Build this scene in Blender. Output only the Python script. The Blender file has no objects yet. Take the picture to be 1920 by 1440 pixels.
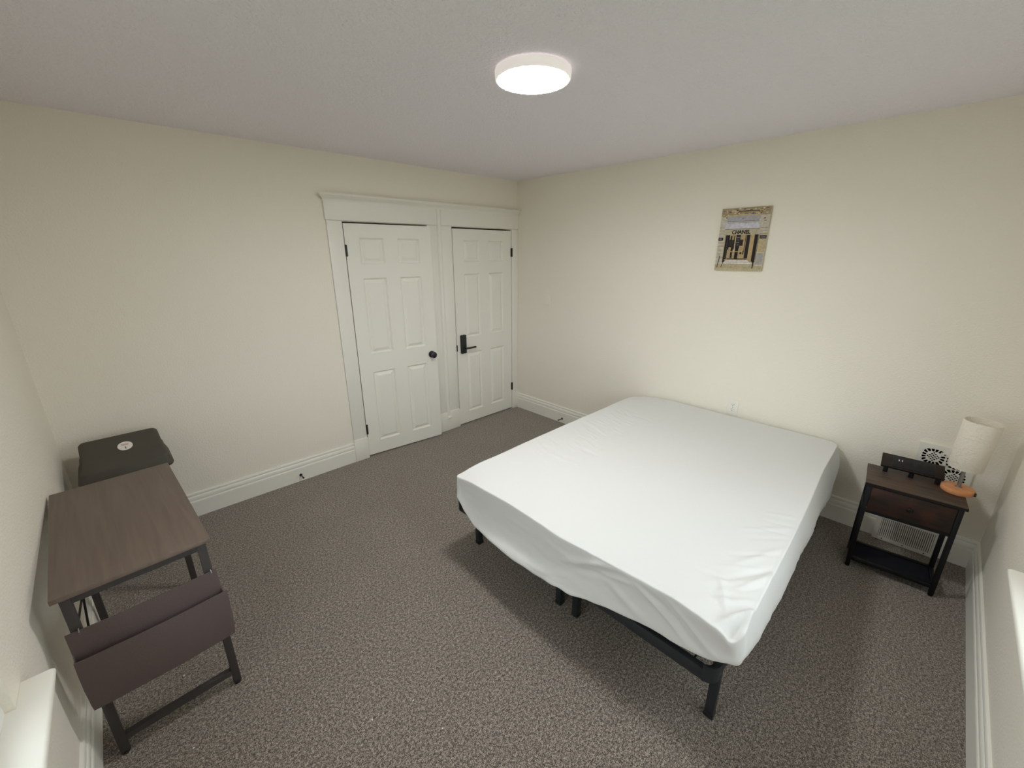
import bpy, bmesh, math, random
from mathutils import Vector, Matrix, noise
random.seed(7)
S = bpy.context.scene
COL = S.collection
PI = math.pi

# ------------------------------------------------------------------ camera, sky, exposure
W, D, H = 3.778, 3.87, 2.526          # room: x -W..0, y -D..0, z 0..H
def setup_camera():
    yaw, pitch, roll = 0.8062, -0.305, -0.0027
    fw = Vector((math.cos(pitch)*math.cos(yaw), math.cos(pitch)*math.sin(yaw), math.sin(pitch)))
    rt = Vector((math.sin(yaw), -math.cos(yaw), 0)); up = rt.cross(fw)
    r = math.cos(roll)*rt + math.sin(roll)*up; u = -math.sin(roll)*rt + math.cos(roll)*up
    m = Matrix(((r.x, u.x, -fw.x, -3.3855), (r.y, u.y, -fw.y, -3.4422), (r.z, u.z, -fw.z, 1.8026), (0, 0, 0, 1)))
    cd = bpy.data.cameras.new('camera'); cd.sensor_fit = 'HORIZONTAL'; cd.sensor_width = 36.0
    cd.lens = 36.0*777.905/1920.0; cd.clip_start = 0.02; cd.clip_end = 200
    c = bpy.data.objects.new('camera', cd); COL.objects.link(c); c.matrix_world = m
    S.camera = c
setup_camera()
S.view_settings.view_transform = 'Standard'; S.view_settings.look = 'None'
S.view_settings.gamma = 1.0; S.view_settings.use_curve_mapping = False
S.view_settings.exposure = 0.0
LAMP = 111.0                            # radiance of the ceiling lamp's diffuser
wd = bpy.data.worlds.new('sky'); S.world = wd; wd.use_nodes = True
_bg = wd.node_tree.nodes['Background']; _bg.inputs[0].default_value = (0.92, 0.95, 1.0, 1); _bg.inputs[1].default_value = 4.9
try:
    S.cycles.max_bounces = 10; S.cycles.diffuse_bounces = 8; S.cycles.transparent_max_bounces = 8
    S.cycles.use_denoising = True; S.cycles.sample_clamp_indirect = 8.0
except Exception: pass

# ------------------------------------------------------------------ materials
def lin(c):
    return tuple((x/255/12.92 if x/255 <= 0.04045 else ((x/255+0.055)/1.055)**2.4) for x in c)
def mat(name, rgb, rough=0.6, spec=0.4, metal=0.0, bump=None, var=None, emit=None):
    """rgb = albedo in sRGB 0-255; bump = (scale, strength, distance, detail); var = (scale, darker rgb)"""
    m = bpy.data.materials.new(name); m.use_nodes = True
    nt = m.node_tree; p = nt.nodes['Principled BSDF']; L = nt.links
    c = lin(rgb); p.inputs['Base Color'].default_value = (*c, 1)
    p.inputs['Roughness'].default_value = rough; p.inputs['Metallic'].default_value = metal
    p.inputs['Specular IOR Level'].default_value = spec
    tc = None
    def coord():
        nonlocal tc
        if tc is None: tc = nt.nodes.new('ShaderNodeTexCoord')
        return tc.outputs['Object']
    if var:
        n = nt.nodes.new('ShaderNodeTexNoise'); n.inputs['Scale'].default_value = var[0]; n.inputs['Detail'].default_value = 4
        r = nt.nodes.new('ShaderNodeValToRGB'); r.color_ramp.elements[0].position = 0.35; r.color_ramp.elements[1].position = 0.65
        r.color_ramp.elements[0].color = (*lin(var[1]), 1); r.color_ramp.elements[1].color = (*c, 1)
        L.new(coord(), n.inputs['Vector']); L.new(n.outputs['Fac'], r.inputs['Fac']); L.new(r.outputs['Color'], p.inputs['Base Color'])
    if bump:
        n = nt.nodes.new('ShaderNodeTexNoise'); n.inputs['Scale'].default_value = bump[0]; n.inputs['Detail'].default_value = bump[3] if len(bump) > 3 else 2
        b = nt.nodes.new('ShaderNodeBump'); b.inputs['Strength'].default_value = bump[1]; b.inputs['Distance'].default_value = bump[2]
        L.new(coord(), n.inputs['Vector']); L.new(n.outputs['Fac'], b.inputs['Height']); L.new(b.outputs['Normal'], p.inputs['Normal'])
    if emit:
        p.inputs['Emission Color'].default_value = (*emit[0], 1); p.inputs['Emission Strength'].default_value = emit[1]
    return m
def wood(name, dark, light, rough=0.5, axis=0, scale=6.0, blotch=None):
    m = bpy.data.materials.new(name); m.use_nodes = True
    nt = m.node_tree; p = nt.nodes['Principled BSDF']; L = nt.links
    tc = nt.nodes.new('ShaderNodeTexCoord'); mp = nt.nodes.new('ShaderNodeMapping')
    sc = [scale*9]*3; sc[axis] = scale*0.5; mp.inputs['Scale'].default_value = sc
    n = nt.nodes.new('ShaderNodeTexNoise'); n.inputs['Scale'].default_value = 1.0; n.inputs['Detail'].default_value = 6; n.inputs['Distortion'].default_value = 0.6
    r = nt.nodes.new('ShaderNodeValToRGB'); r.color_ramp.elements[0].position = 0.3; r.color_ramp.elements[1].position = 0.7
    r.color_ramp.elements[0].color = (*lin(dark), 1); r.color_ramp.elements[1].color = (*lin(light), 1)
    L.new(tc.outputs['Object'], mp.inputs['Vector']); L.new(mp.outputs['Vector'], n.inputs['Vector']); L.new(n.outputs['Fac'], r.inputs['Fac'])
    out = r.outputs['Color']
    if blotch:
        n2 = nt.nodes.new('ShaderNodeTexNoise'); n2.inputs['Scale'].default_value = 9; n2.inputs['Detail'].default_value = 3
        r2 = nt.nodes.new('ShaderNodeValToRGB'); r2.color_ramp.elements[0].position = 0.45; r2.color_ramp.elements[1].position = 0.7
        r2.color_ramp.elements[0].color = (0, 0, 0, 1); r2.color_ramp.elements[1].color = (1, 1, 1, 1)
        mx = nt.nodes.new('ShaderNodeMixRGB'); mx.inputs[2].default_value = (*lin(blotch), 1)
        L.new(tc.outputs['Object'], n2.inputs['Vector']); L.new(n2.outputs['Fac'], r2.inputs['Fac']); L.new(r2.outputs['Color'], mx.inputs[0]); L.new(out, mx.inputs[1]); out = mx.outputs[0]
    L.new(out, p.inputs['Base Color']); p.inputs['Roughness'].default_value = rough; p.inputs['Specular IOR Level'].default_value = 0.35
    return m
def carpet_mat():
    m = bpy.data.materials.new('carpet'); m.use_nodes = True
    nt = m.node_tree; p = nt.nodes['Principled BSDF']; L = nt.links
    tc = nt.nodes.new('ShaderNodeTexCoord')
    a = nt.nodes.new('ShaderNodeTexNoise'); a.inputs['Scale'].default_value = 140; a.inputs['Detail'].default_value = 6; a.inputs['Roughness'].default_value = 0.7
    b = nt.nodes.new('ShaderNodeTexNoise'); b.inputs['Scale'].default_value = 4.5; b.inputs['Detail'].default_value = 3
    for t in (a, b): L.new(tc.outputs['Object'], t.inputs['Vector'])
    a2 = nt.nodes.new('ShaderNodeTexNoise'); a2.inputs['Scale'].default_value = 310; a2.inputs['Detail'].default_value = 2; L.new(tc.outputs['Object'], a2.inputs['Vector'])
    av = nt.nodes.new('ShaderNodeMix'); av.data_type = 'FLOAT'; av.inputs[0].default_value = 0.55; L.new(a.outputs['Fac'], av.inputs[2]); L.new(a2.outputs['Fac'], av.inputs[3])
    a3 = nt.nodes.new('ShaderNodeTexNoise'); a3.inputs['Scale'].default_value = 85; a3.inputs['Detail'].default_value = 3; L.new(tc.outputs['Object'], a3.inputs['Vector'])
    aw = nt.nodes.new('ShaderNodeMix'); aw.data_type = 'FLOAT'; aw.inputs[0].default_value = 0.22; L.new(av.outputs[0], aw.inputs[2]); L.new(a3.outputs['Fac'], aw.inputs[3])
    r = nt.nodes.new('ShaderNodeValToRGB'); e = r.color_ramp.elements
    e[0].position = 0.425; e[0].color = (*lin((56, 49, 44)), 1); e[1].position = 0.575; e[1].color = (*lin((184, 172, 161)), 1)
    k = e.new(0.5); k.color = (*lin((116, 108, 100)), 1)
    L.new(aw.outputs[0], r.inputs['Fac'])
    r2 = nt.nodes.new('ShaderNodeValToRGB'); r2.color_ramp.elements[0].position = 0.3; r2.color_ramp.elements[1].position = 0.7
    r2.color_ramp.elements[0].color = (0.92, 0.92, 0.92, 1); r2.color_ramp.elements[1].color = (1, 1, 1, 1)
    L.new(b.outputs['Fac'], r2.inputs['Fac'])
    mx = nt.nodes.new('ShaderNodeMixRGB'); mx.blend_type = 'MULTIPLY'; mx.inputs[0].default_value = 1
    L.new(r.outputs['Color'], mx.inputs[1]); L.new(r2.outputs['Color'], mx.inputs[2]); L.new(mx.outputs[0], p.inputs['Base Color'])
    bp = nt.nodes.new('ShaderNodeBump'); bp.inputs['Strength'].default_value = 0.6; bp.inputs['Distance'].default_value = 0.006
    L.new(av.outputs[0], bp.inputs['Height']); L.new(bp.outputs['Normal'], p.inputs['Normal'])
    p.inputs['Roughness'].default_value = 1.0; p.inputs['Specular IOR Level'].default_value = 0.05
    p.inputs['Sheen Weight'].default_value = 0.6; p.inputs['Sheen Roughness'].default_value = 0.5; p.inputs['Sheen Tint'].default_value = (0.82, 0.78, 0.74, 1)
    return m
def glass_mat():
    m = bpy.data.materials.new('window_glass'); m.use_nodes = True
    nt = m.node_tree; nt.nodes.clear(); L = nt.links
    o = nt.nodes.new('ShaderNodeOutputMaterial'); t = nt.nodes.new('ShaderNodeBsdfTransparent'); g = nt.nodes.new('ShaderNodeBsdfGlossy')
    g.inputs['Roughness'].default_value = 0.02; x = nt.nodes.new('ShaderNodeMixShader')
    lw = nt.nodes.new('ShaderNodeLayerWeight'); lw.inputs[0].default_value = 0.5
    pw = nt.nodes.new('ShaderNodeMath'); pw.operation = 'POWER'; pw.inputs[1].default_value = 5.0; L.new(lw.outputs['Facing'], pw.inputs[0])
    f = nt.nodes.new('ShaderNodeMath'); f.operation = 'MULTIPLY_ADD'; f.inputs[1].default_value = 0.92; f.inputs[2].default_value = 0.04; L.new(pw.outputs[0], f.inputs[0])
    t.inputs[0].default_value = (0.94, 0.97, 0.96, 1)
    L.new(f.outputs[0], x.inputs[0]); L.new(t.outputs[0], x.inputs[1]); L.new(g.outputs[0], x.inputs[2]); L.new(x.outputs[0], o.inputs[0])
    return m
M = dict(
    wall=mat('wall_paint', (240, 235, 223), 0.75, 0.25, bump=(105, 0.55, 0.005, 3)),
    ceiling=mat('ceiling_texture', (243, 239, 246), 0.85, 0.15, bump=(75, 1.0, 0.010, 4)),
    trim=mat('trim_paint', (238, 236, 228), 0.42, 0.4),
    door=mat('door_paint', (238, 236, 228), 0.45, 0.4, bump=(140, 0.06, 0.002, 3)),
    carpet=carpet_mat(),
    black=mat('black_metal', (30, 32, 33), 0.45, 0.5),
    gun=mat('black_powder_coat', (37, 41, 45), 0.5, 0.4),
    gap_shade=mat('closet_shade', (60, 56, 52), 0.9, 0.1),
    sheet=mat('sheet_cotton', (222, 223, 222), 0.85, 0.15, bump=(30, 0.10, 0.006, 4)),
    mattress=mat('mattress_ticking', (226, 224, 218), 0.9, 0.1),
    plate=mat('white_plastic', (236, 234, 226), 0.35, 0.45),
    slot=mat('socket_slot', (40, 38, 36), 0.6, 0.2),
    desk=wood('brown_laminate', (104, 91, 82), (116, 102, 92), 0.5, 1, 5.0),
    deskmetal=mat('desk_black_metal', (62, 58, 58), 0.5, 0.4),
    bag=mat('brown_nonwoven', (100, 88, 87), 0.9, 0.1, bump=(160, 0.4, 0.002, 2)),
    bin=mat('charcoal_plastic', (79, 75, 68), 0.65, 0.3, bump=(220, 0.25, 0.001, 2)),
    sticker=mat('paper_sticker', (232, 226, 220), 0.5, 0.3),
    stickerprint=mat('sticker_print', (170, 130, 122), 0.6, 0.2),
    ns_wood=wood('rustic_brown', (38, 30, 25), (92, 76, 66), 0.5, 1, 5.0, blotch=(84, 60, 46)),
    ns_wood_shaded=wood('rustic_brown_shaded', (20, 15, 13), (48, 34, 27), 0.55, 1, 5.0, blotch=(66, 37, 25)),  # ns_wood darkened, with the drawer front's shade put into the colour
    ns_edge=mat('dark_edge', (24, 20, 18), 0.5, 0.3),
    ns_metal=mat('nightstand_black_metal', (14, 15, 18), 0.5, 0.3),
    ns_fabric=mat('dark_shelf_fabric', (28, 30, 36), 0.9, 0.1),
    strip=mat('charging_strip_plastic', (12, 16, 22), 0.4, 0.4),
    usb=mat('usb_white', (230, 230, 230), 0.4, 0.4),
    lampwood=mat('pale_beech', (222, 160, 112), 0.5, 0.3, var=(22, (206, 140, 94))),
    shade=mat('lamp_fabric', (236, 229, 216), 0.9, 0.1, bump=(85, 0.9, 0.006, 3)),
    steel=mat('brushed_steel', (150, 148, 146), 0.35, 0.5, 0.8),
    vent=mat('register_enamel', (206, 203, 194), 0.5, 0.35),
    ventdark=mat('duct_shadow', (70, 68, 64), 0.9, 0.05),
    grille=mat('grille_enamel', (232, 230, 222), 0.45, 0.35),
    black_hole=mat('duct_shade', (14, 13, 13), 0.9, 0.05),
    brass=mat('brass_screw', (150, 128, 70), 0.4, 0.5, 0.6),
    lamp_rim=mat('lamp_opal_rim', (240, 234, 230), 0.4, 0.4, emit=((1.0, 0.93, 0.90), 0.38)),
    diffuser=mat('lamp_diffuser', (250, 250, 250), 0.5, 0.2, emit=((0.985, 0.99, 0.97), LAMP)),
    canvas=mat('canvas_edge', (205, 196, 172), 0.8, 0.2),
    vinyl=mat('window_vinyl', (240, 240, 240), 0.4, 0.4),
    glass=glass_mat(),
    lint=mat('lint', (235, 232, 228), 0.9, 0.1),
    outside=mat('yard_ground', (120, 128, 104), 0.95, 0.1, var=(0.6, (104, 112, 90))),
)
def print_mat():
    m = bpy.data.materials.new('printed_canvas'); m.use_nodes = True
    nt = m.node_tree; p = nt.nodes['Principled BSDF']; a = nt.nodes.new('ShaderNodeVertexColor'); a.layer_name = 'ink'
    n = nt.nodes.new('ShaderNodeTexNoise'); n.inputs['Scale'].default_value = 70; n.inputs['Detail'].default_value = 5
    tc = nt.nodes.new('ShaderNodeTexCoord'); nt.links.new(tc.outputs['Object'], n.inputs['Vector'])
    r = nt.nodes.new('ShaderNodeValToRGB'); r.color_ramp.elements[0].position = 0.3; r.color_ramp.elements[1].position = 0.7
    r.color_ramp.elements[0].color = (0.74, 0.73, 0.71, 1); r.color_ramp.elements[1].color = (1.0, 1.0, 1.0, 1)
    nt.links.new(n.outputs['Fac'], r.inputs['Fac'])
    x = nt.nodes.new('ShaderNodeMixRGB'); x.blend_type = 'MULTIPLY'; x.inputs[0].default_value = 1
    nt.links.new(a.outputs['Color'], x.inputs[1]); nt.links.new(r.outputs['Color'], x.inputs[2]); nt.links.new(x.outputs[0], p.inputs['Base Color'])
    p.inputs['Roughness'].default_value = 0.55; p.inputs['Specular IOR Level'].default_value = 0.3
    return m
M['print'] = print_mat()

# ------------------------------------------------------------------ mesh helpers
class MB:
    def __init__(s): s.v = []; s.f = []
    def add(s, vs, fs, mtx=None):
        b = len(s.v)
        for p in vs:
            p = Vector(p); s.v.append(tuple(mtx @ p if mtx else p))
        s.f += [tuple(i+b for i in f) for f in fs]; return s
    def box(s, x0, x1, y0, y1, z0, z1, mtx=None):
        vs = [(x, y, z) for z in (z0, z1) for y in (y0, y1) for x in (x0, x1)]
        return s.add(vs, [(0, 2, 3, 1), (4, 5, 7, 6), (0, 1, 5, 4), (2, 6, 7, 3), (0, 4, 6, 2), (1, 3, 7, 5)], mtx)
    def prism(s, poly, axis, a0, a1):
        """extrude a 2D polygon (list of (p,q)) along axis 'x','y','z'"""
        def P(p, q, t): return {'x': (t, p, q), 'y': (p, t, q), 'z': (p, q, t)}[axis]
        n = len(poly); vs = [P(p, q, a0) for p, q in poly] + [P(p, q, a1) for p, q in poly]
        fs = [tuple(range(n))[::-1], tuple(range(n, 2*n))] + [(i, (i+1) % n, n+(i+1) % n, n+i) for i in range(n)]
        return s.add(vs, fs)
    def rod(s, a, b, r, n=12, r2=None, square=False, up=(0, 0, 1)):
        a = Vector(a); b = Vector(b); d = (b-a).normalized(); u = Vector(up)
        if abs(d.dot(u)) > 0.98: u = Vector((1, 0, 0))
        e1 = d.cross(u).normalized(); e2 = e1.cross(d).normalized(); r2 = r if r2 is None else r2
        if square: offs = [(-1, -1), (1, -1), (1, 1), (-1, 1)]; n = 4
        else: offs = [(math.cos(2*PI*i/n), math.sin(2*PI*i/n)) for i in range(n)]
        vs = [tuple(a+e1*x*r+e2*y*r) for x, y in offs] + [tuple(b+e1*x*r2+e2*y*r2) for x, y in offs]
        return s.add(vs, [tuple(range(n))[::-1], tuple(range(n, 2*n))] + [(i, (i+1) % n, n+(i+1) % n, n+i) for i in range(n)])
    def lathe(s, prof, n=32, mtx=None, closed=True):
        """profile [(r,z)...] around z; open ends capped if closed"""
        vs = []; fs = []; k = len(prof)
        for i in range(n):
            c, q = math.cos(2*PI*i/n), math.sin(2*PI*i/n)
            vs += [(r*c, r*q, z) for r, z in prof]
        for i in range(n):
            j = (i+1) % n
            fs += [(i*k+t, j*k+t, j*k+t+1, i*k+t+1) for t in range(k-1)]
        if closed:
            fs.append(tuple(i*k for i in range(n))[::-1]); fs.append(tuple(i*k+k-1 for i in range(n)))
        return s.add(vs, fs, mtx)
    def tube(s, pts, r, n=8):
        pts = [Vector(p) for p in pts]; vs = []; fs = []; k = len(pts)
        for i, p in enumerate(pts):
            d = (pts[min(i+1, k-1)]-pts[max(i-1, 0)]).normalized(); u = Vector((0, 0, 1)) if abs(d.z) < 0.95 else Vector((1, 0, 0))
            e1 = d.cross(u).normalized(); e2 = e1.cross(d)
            vs += [tuple(p+e1*math.cos(2*PI*j/n)*r+e2*math.sin(2*PI*j/n)*r) for j in range(n)]
        for i in range(k-1):
            fs += [(i*n+j, i*n+(j+1) % n, (i+1)*n+(j+1) % n, (i+1)*n+j) for j in range(n)]
        fs += [tuple(range(n))[::-1], tuple((k-1)*n+j for j in range(n))]
        return s.add(vs, fs)
    def build(s, name, m, parent=None, smooth=None, bevel=0.0, seg=2, loc=(0, 0, 0), rot=(0, 0, 0)):
        me = bpy.data.meshes.new(name); me.from_pydata(s.v, [], s.f); me.update()
        bm = bmesh.new(); bm.from_mesh(me); bmesh.ops.recalc_face_normals(bm, faces=bm.faces)
        if bevel: bmesh.ops.bevel(bm, geom=[e for e in bm.edges if len(e.link_faces) == 2 and e.calc_face_angle(0) > 0.6], offset=bevel, segments=seg, profile=0.5, affect='EDGES', clamp_overlap=True)
        bm.to_mesh(me); bm.free()
        if smooth or bevel:
            for p in me.polygons: p.use_smooth = True
            me.set_sharp_from_angle(angle=smooth if isinstance(smooth, float) else math.radians(40))
        me.materials.append(m)
        o = bpy.data.objects.new(name, me); COL.objects.link(o); o.location = loc; o.rotation_euler = rot
        if parent: o.parent = parent
        return o
def empty(name, loc=(0, 0, 0), rotz=0.0):
    o = bpy.data.objects.new(name, None); COL.objects.link(o); o.location = loc; o.rotation_euler = (0, 0, rotz); o.empty_display_size = 0.1
    return o
def tag(o, label, cat, group=None, kind=None):
    o['label'] = label; o['category'] = cat
    if group: o['group'] = group
    if kind: o['kind'] = kind
    return o
def struct(o, label=None):
    o['kind'] = 'structure'
    if label: o['label'] = label
    return o
def interp(tab, x):
    if x <= tab[0][0]: return tab[0][1]
    for (a, b), (c, d) in zip(tab, tab[1:]):
        if x <= c:
            t = (x-a)/(c-a); t = t*t*(3-2*t) if False else t
            return b+(d-b)*t
    return tab[-1][1]

# ------------------------------------------------------------------ room shell
T = 0.14
struct(MB().box(-W-T, T, -D-T, T, -0.12, 0.0).build('floor', M['carpet']), 'grey brown cut pile carpet floor')
struct(MB().box(-W-T, T, -D-T, T, H, H+0.12).build('ceiling', M['ceiling']), 'off white textured ceiling')
# back wall with two door openings
D1a, D1b, D1t = -1.935, -1.165, 2.046
D2a, D2b, D2t = -0.887, -0.096, 2.046
wb = MB()
wb.box(-W-T, D1a, 0, T, 0, H).box(D1b, D2a, 0, T, 0, H).box(D2b, T, 0, T, 0, H).box(D1a, D1b, 0, T, D1t, H).box(D2a, D2b, 0, T, D2t, H)
wb.box(D1a, D1b, 0.09, T, 0, D1t).box(D2a, D2b, 0.09, T, 0, D2t)
struct(wb.build('wall_back', M['wall']), 'cream wall with the two doors')
for _n, _a, _b in (('shade_panel_1', D1a, D1b), ('shade_panel_2', D2a, D2b)):
    struct(MB().box(_a+0.002, _b-0.002, 0.070, 0.089, 0.0, D1t-0.002).build(_n, M['gap_shade']), 'dark panel standing in for the shade behind the door')  # dark-painted panel gives the door gaps their shade
struct(MB().box(0, T, -D-T, 0, 0, H).build('wall_right', M['wall']), 'cream wall behind the head of the bed')
WZ0, WZ1 = 0.66, 2.05
L0, L1 = -3.05, -1.998                 # left window opening in y
R0, R1 = -2.35, -1.28                 # front window opening in x
struct(MB().box(-W-T, -W, -D-T, L0, 0, H).box(-W-T, -W, L1, 0, 0, H).box(-W-T, -W, L0, L1, 0, WZ0).box(-W-T, -W, L0, L1, WZ1, H).build('wall_left', M['wall']), 'cream window wall beside the desk')
struct(MB().box(-W, R0, -D-T, -D, 0, H).box(R1, 0, -D-T, -D, 0, H).box(R0, R1, -D-T, -D, 0, WZ0).box(R0, R1, -D-T, -D, WZ1, H).build('wall_front', M['wall']), 'cream window wall beside the nightstand')
struct(MB().box(-40, 40, -40, 40, -0.62, -0.60).build('ground', M['outside']), 'yard outside the windows')

# baseboards: profile (distance from wall, height)
BB = [(0, 0), (0.020, 0), (0.020, 0.108), (0.0205, 0.113), (0.018, 0.119), (0.0125, 0.121), (0.0125, 0.127), (0.017, 0.131), (0.0175, 0.140), (0.0165, 0.150), (0.013, 0.157), (0.0105, 0.159), (0.0105, 0.163), (0.0125, 0.166), (0.012, 0.173), (0.009, 0.179), (0, 0.181)]
struct(MB().prism([(-d, z) for d, z in BB], 'x', -W, -2.062).build('baseboard_back', M['trim'], smooth=True), 'white stepped baseboard left of the doors')
struct(MB().prism([(-d, z) for d, z in BB], 'y', -D, -0.024).build('baseboard_right', M['trim'], smooth=True), 'white stepped baseboard behind the bed')
struct(MB().prism([(-W+d, z) for d, z in BB], 'y', -D, 0.0).build('baseboard_left', M['trim'], smooth=True), 'white stepped baseboard under the left window')
struct(MB().prism([(-D+d, z) for d, z in BB], 'x', -W, 0.0).build('baseboard_front', M['trim'], smooth=True), 'white stepped baseboard under the right window')

# door casings ------------------------------------------------------
tr = struct(empty('trim_1'), 'white door surround with crowned header over both doors')
def board(name, x0, x1, z0, z1, y=0.016, bev=0.0025):
    return MB().box(x0, x1, -y, 0.0, z0, z1).build(name, M['trim'], tr, bevel=bev)
board('side_casing', -2.058, -1.937, 0.205, 2.050)
board('side_casing', -1.163, -1.058, 0.205, 2.050)
board('side_casing', -1.010, -0.889, 0.205, 2.050)
board('side_casing', -0.094, -0.001, 0.205, 2.050)
board('plinth_block', -2.062, -1.936, 0, 0.205, 0.026)
board('plinth_block', -1.164, -0.888, 0, 0.205, 0.026)
board('plinth_block', -0.095, -0.001, 0, 0.205, 0.026)
board('header_board', -2.066, -1.058, 2.051, 2.190, 0.024)
board('header_board', -1.010, -0.001, 2.051, 2.190, 0.024)
# round-faced mullion strip between the two casings, with its little foot on the plinth
mp = [(-1.058, 0), (-1.058, -0.018)] + [(-1.034-0.020*math.cos(PI*i/8), -0.021-0.012*math.sin(PI*i/8)) for i in range(9)] + [(-1.010, -0.018), (-1.010, 0)]
MB().prism(mp, 'z', 0.160, 2.190).build('mullion_strip', M['trim'], tr, smooth=True)
MB().box(-1.056, -1.012, -0.042, -0.026, 0.138, 0.150).box(-1.053, -1.015, -0.037, -0.026, 0.150, 0.162).build('mullion_foot', M['trim'], tr, bevel=0.002)
cp = [(0, 2.186), (-0.024, 2.186), (-0.028, 2.196), (-0.030, 2.199), (-0.034, 2.204), (-0.044, 2.212), (-0.052, 2.220), (-0.054, 2.224), (-0.060, 2.226), (-0.060, 2.240), (0, 2.240)]
cv = MB(); n = len(cp)
cvs = [(-2.066+(p+0.022), p, q) for p, q in cp] + [(-0.001, p, q) for p, q in cp]
cv.add(cvs, [tuple(range(n)), tuple(range(n, 2*n))[::-1]] + [(i, n+i, n+(i+1) % n, (i+1) % n) for i in range(n)])
cv.build('crown_moulding', M['trim'], tr)

# doors ---------------------------------------------------------------
def make_door(name, w, h, stile, rows, label):
    """local: x 0..w, front face y=0 towards the room (-y), z 0..h"""
    d = struct(empty(name), label)
    mid = (w - 2*stile)/2; gap = 0.112; pw = (w-2*stile-gap)/2
    xs = [0, stile, stile+pw, stile+pw+gap, w-stile, w]
    zs = [0]+[z for r in rows for z in r]+[h]
    b = MB(); holes = []
    for i in range(5):
        for j in range(len(zs)-1):
            x0, x1, z0, z1 = xs[i], xs[i+1], zs[j], zs[j+1]
            if i in (1, 3) and j % 2 == 1: holes.append((x0, x1, z0, z1)); continue
            b.add([(x0, 0, z0), (x1, 0, z0), (x1, 0, z1), (x0, 0, z1)], [(0, 1, 2, 3)])
    b.add([(0, 0, 0), (w, 0, 0), (w, 0, h), (0, 0, h), (0, .035, 0), (w, .035, 0), (w, .035, h), (0, .035, h)], [(4, 7, 6, 5), (0, 4, 5, 1), (2, 6, 7, 3), (0, 3, 7, 4), (1, 5, 6, 2)])
    b.build('slab', M['door'], d)
    for x0, x1, z0, z1 in holes:
        k = MB(); loops = [(0, 0), (0.003, -0.0015), (0.006, -0.001), (0.018, 0.0135), (0.022, 0.014), (0.047, 0.0015), (0.050, 0.001)]
        vs = []
        for o, y in loops: vs += [(x0+o, y, z0+o), (x1-o, y, z0+o), (x1-o, y, z1-o), (x0+o, y, z1-o)]
        fs = [(4*l+a, 4*l+(a+1) % 4, 4*l+4+(a+1) % 4, 4*l+4+a) for l in range(len(loops)-1) for a in range(4)]
        q = 4*(len(loops)-1); fs.append((q, q+1, q+2, q+3))
        k.add(vs, fs).build('panel', M['door'], d)
    return d
ROWS = [(0.120, 0.790), (0.945, 1.600), (1.705, 1.920)]
d1 = make_door('door_1', 0.758, 2.022, 0.108, ROWS, 'white six panel door standing slightly ajar with a round black knob')
A1 = math.radians(-5.6); d1.location = (-1.9275, -0.006, 0.012); d1.rotation_euler = (0, 0, A1)
d2 = make_door('door_2', 0.778, 2.020, 0.120, ROWS, 'white six panel door in the corner with a black lever lock')
d2.location = (-0.8790, -0.011, 0.012)
def hinge(door, x, z, side):
    h = MB().rod((x, -0.010, z-0.045), (x, -0.010, z+0.045), 0.0075, 10).box(min(x, x+side*0.012), max(x, x+side*0.012), -0.006, 0.004, z-0.044, z+0.044).build('hinge', M['black'], door, smooth=True)
    h['label'] = 'black door hinge'
for z in (1.815, 0.262): hinge(d1, -0.001, z, 1)
for z in (1.80, 0.272): hinge(d2, 0.780, z, -1)
# knob of door 1
def rotx(a): return Matrix.Rotation(a, 4, 'X')
kb = MB().lathe([(0.0, 0), (0.011, 0.0), (0.010, 0.020), (0.014, 0.026), (0.026, 0.034), (0.0305, 0.045), (0.028, 0.056), (0.018, 0.062), (0.0, 0.063)], 24, rotx(PI/2), closed=False).build('knob', M['black'], d1, smooth=True, loc=(0.699, 0, 0.862))
kb['label'] = 'round black door knob'
rz_ = MB().lathe([(0.0, 0), (0.033, 0.0), (0.033, 0.004), (0.027, 0.009), (0.0, 0.009)], 28, rotx(PI/2), closed=False).build('rosette', M['black'], kb, smooth=True)
# lever lock of door 2
lk = MB().box(-0.033, 0.033, -0.030, 0.0, -0.098, 0.098).build('lock_plate', M['black'], d2, bevel=0.008, seg=3, loc=(0.072, 0, 0.888))
lk['label'] = 'tall black electronic lock plate'
MB().rod((0.010, -0.022, -0.040), (0.010, -0.056, -0.040), 0.011, 14).build('lever_neck', M['black'], lk, smooth=True)
MB().box(-0.004, 0.135, -0.064, -0.050, -0.050, -0.030).build('lever', M['black'], lk, bevel=0.006, seg=3)
st = MB().box(-0.8905, -0.8835, -0.0275, -0.016, 0.835, 0.900).build('strike_plate', M['slot'], tr); st['label'] = 'dark metal strike plate'

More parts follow.
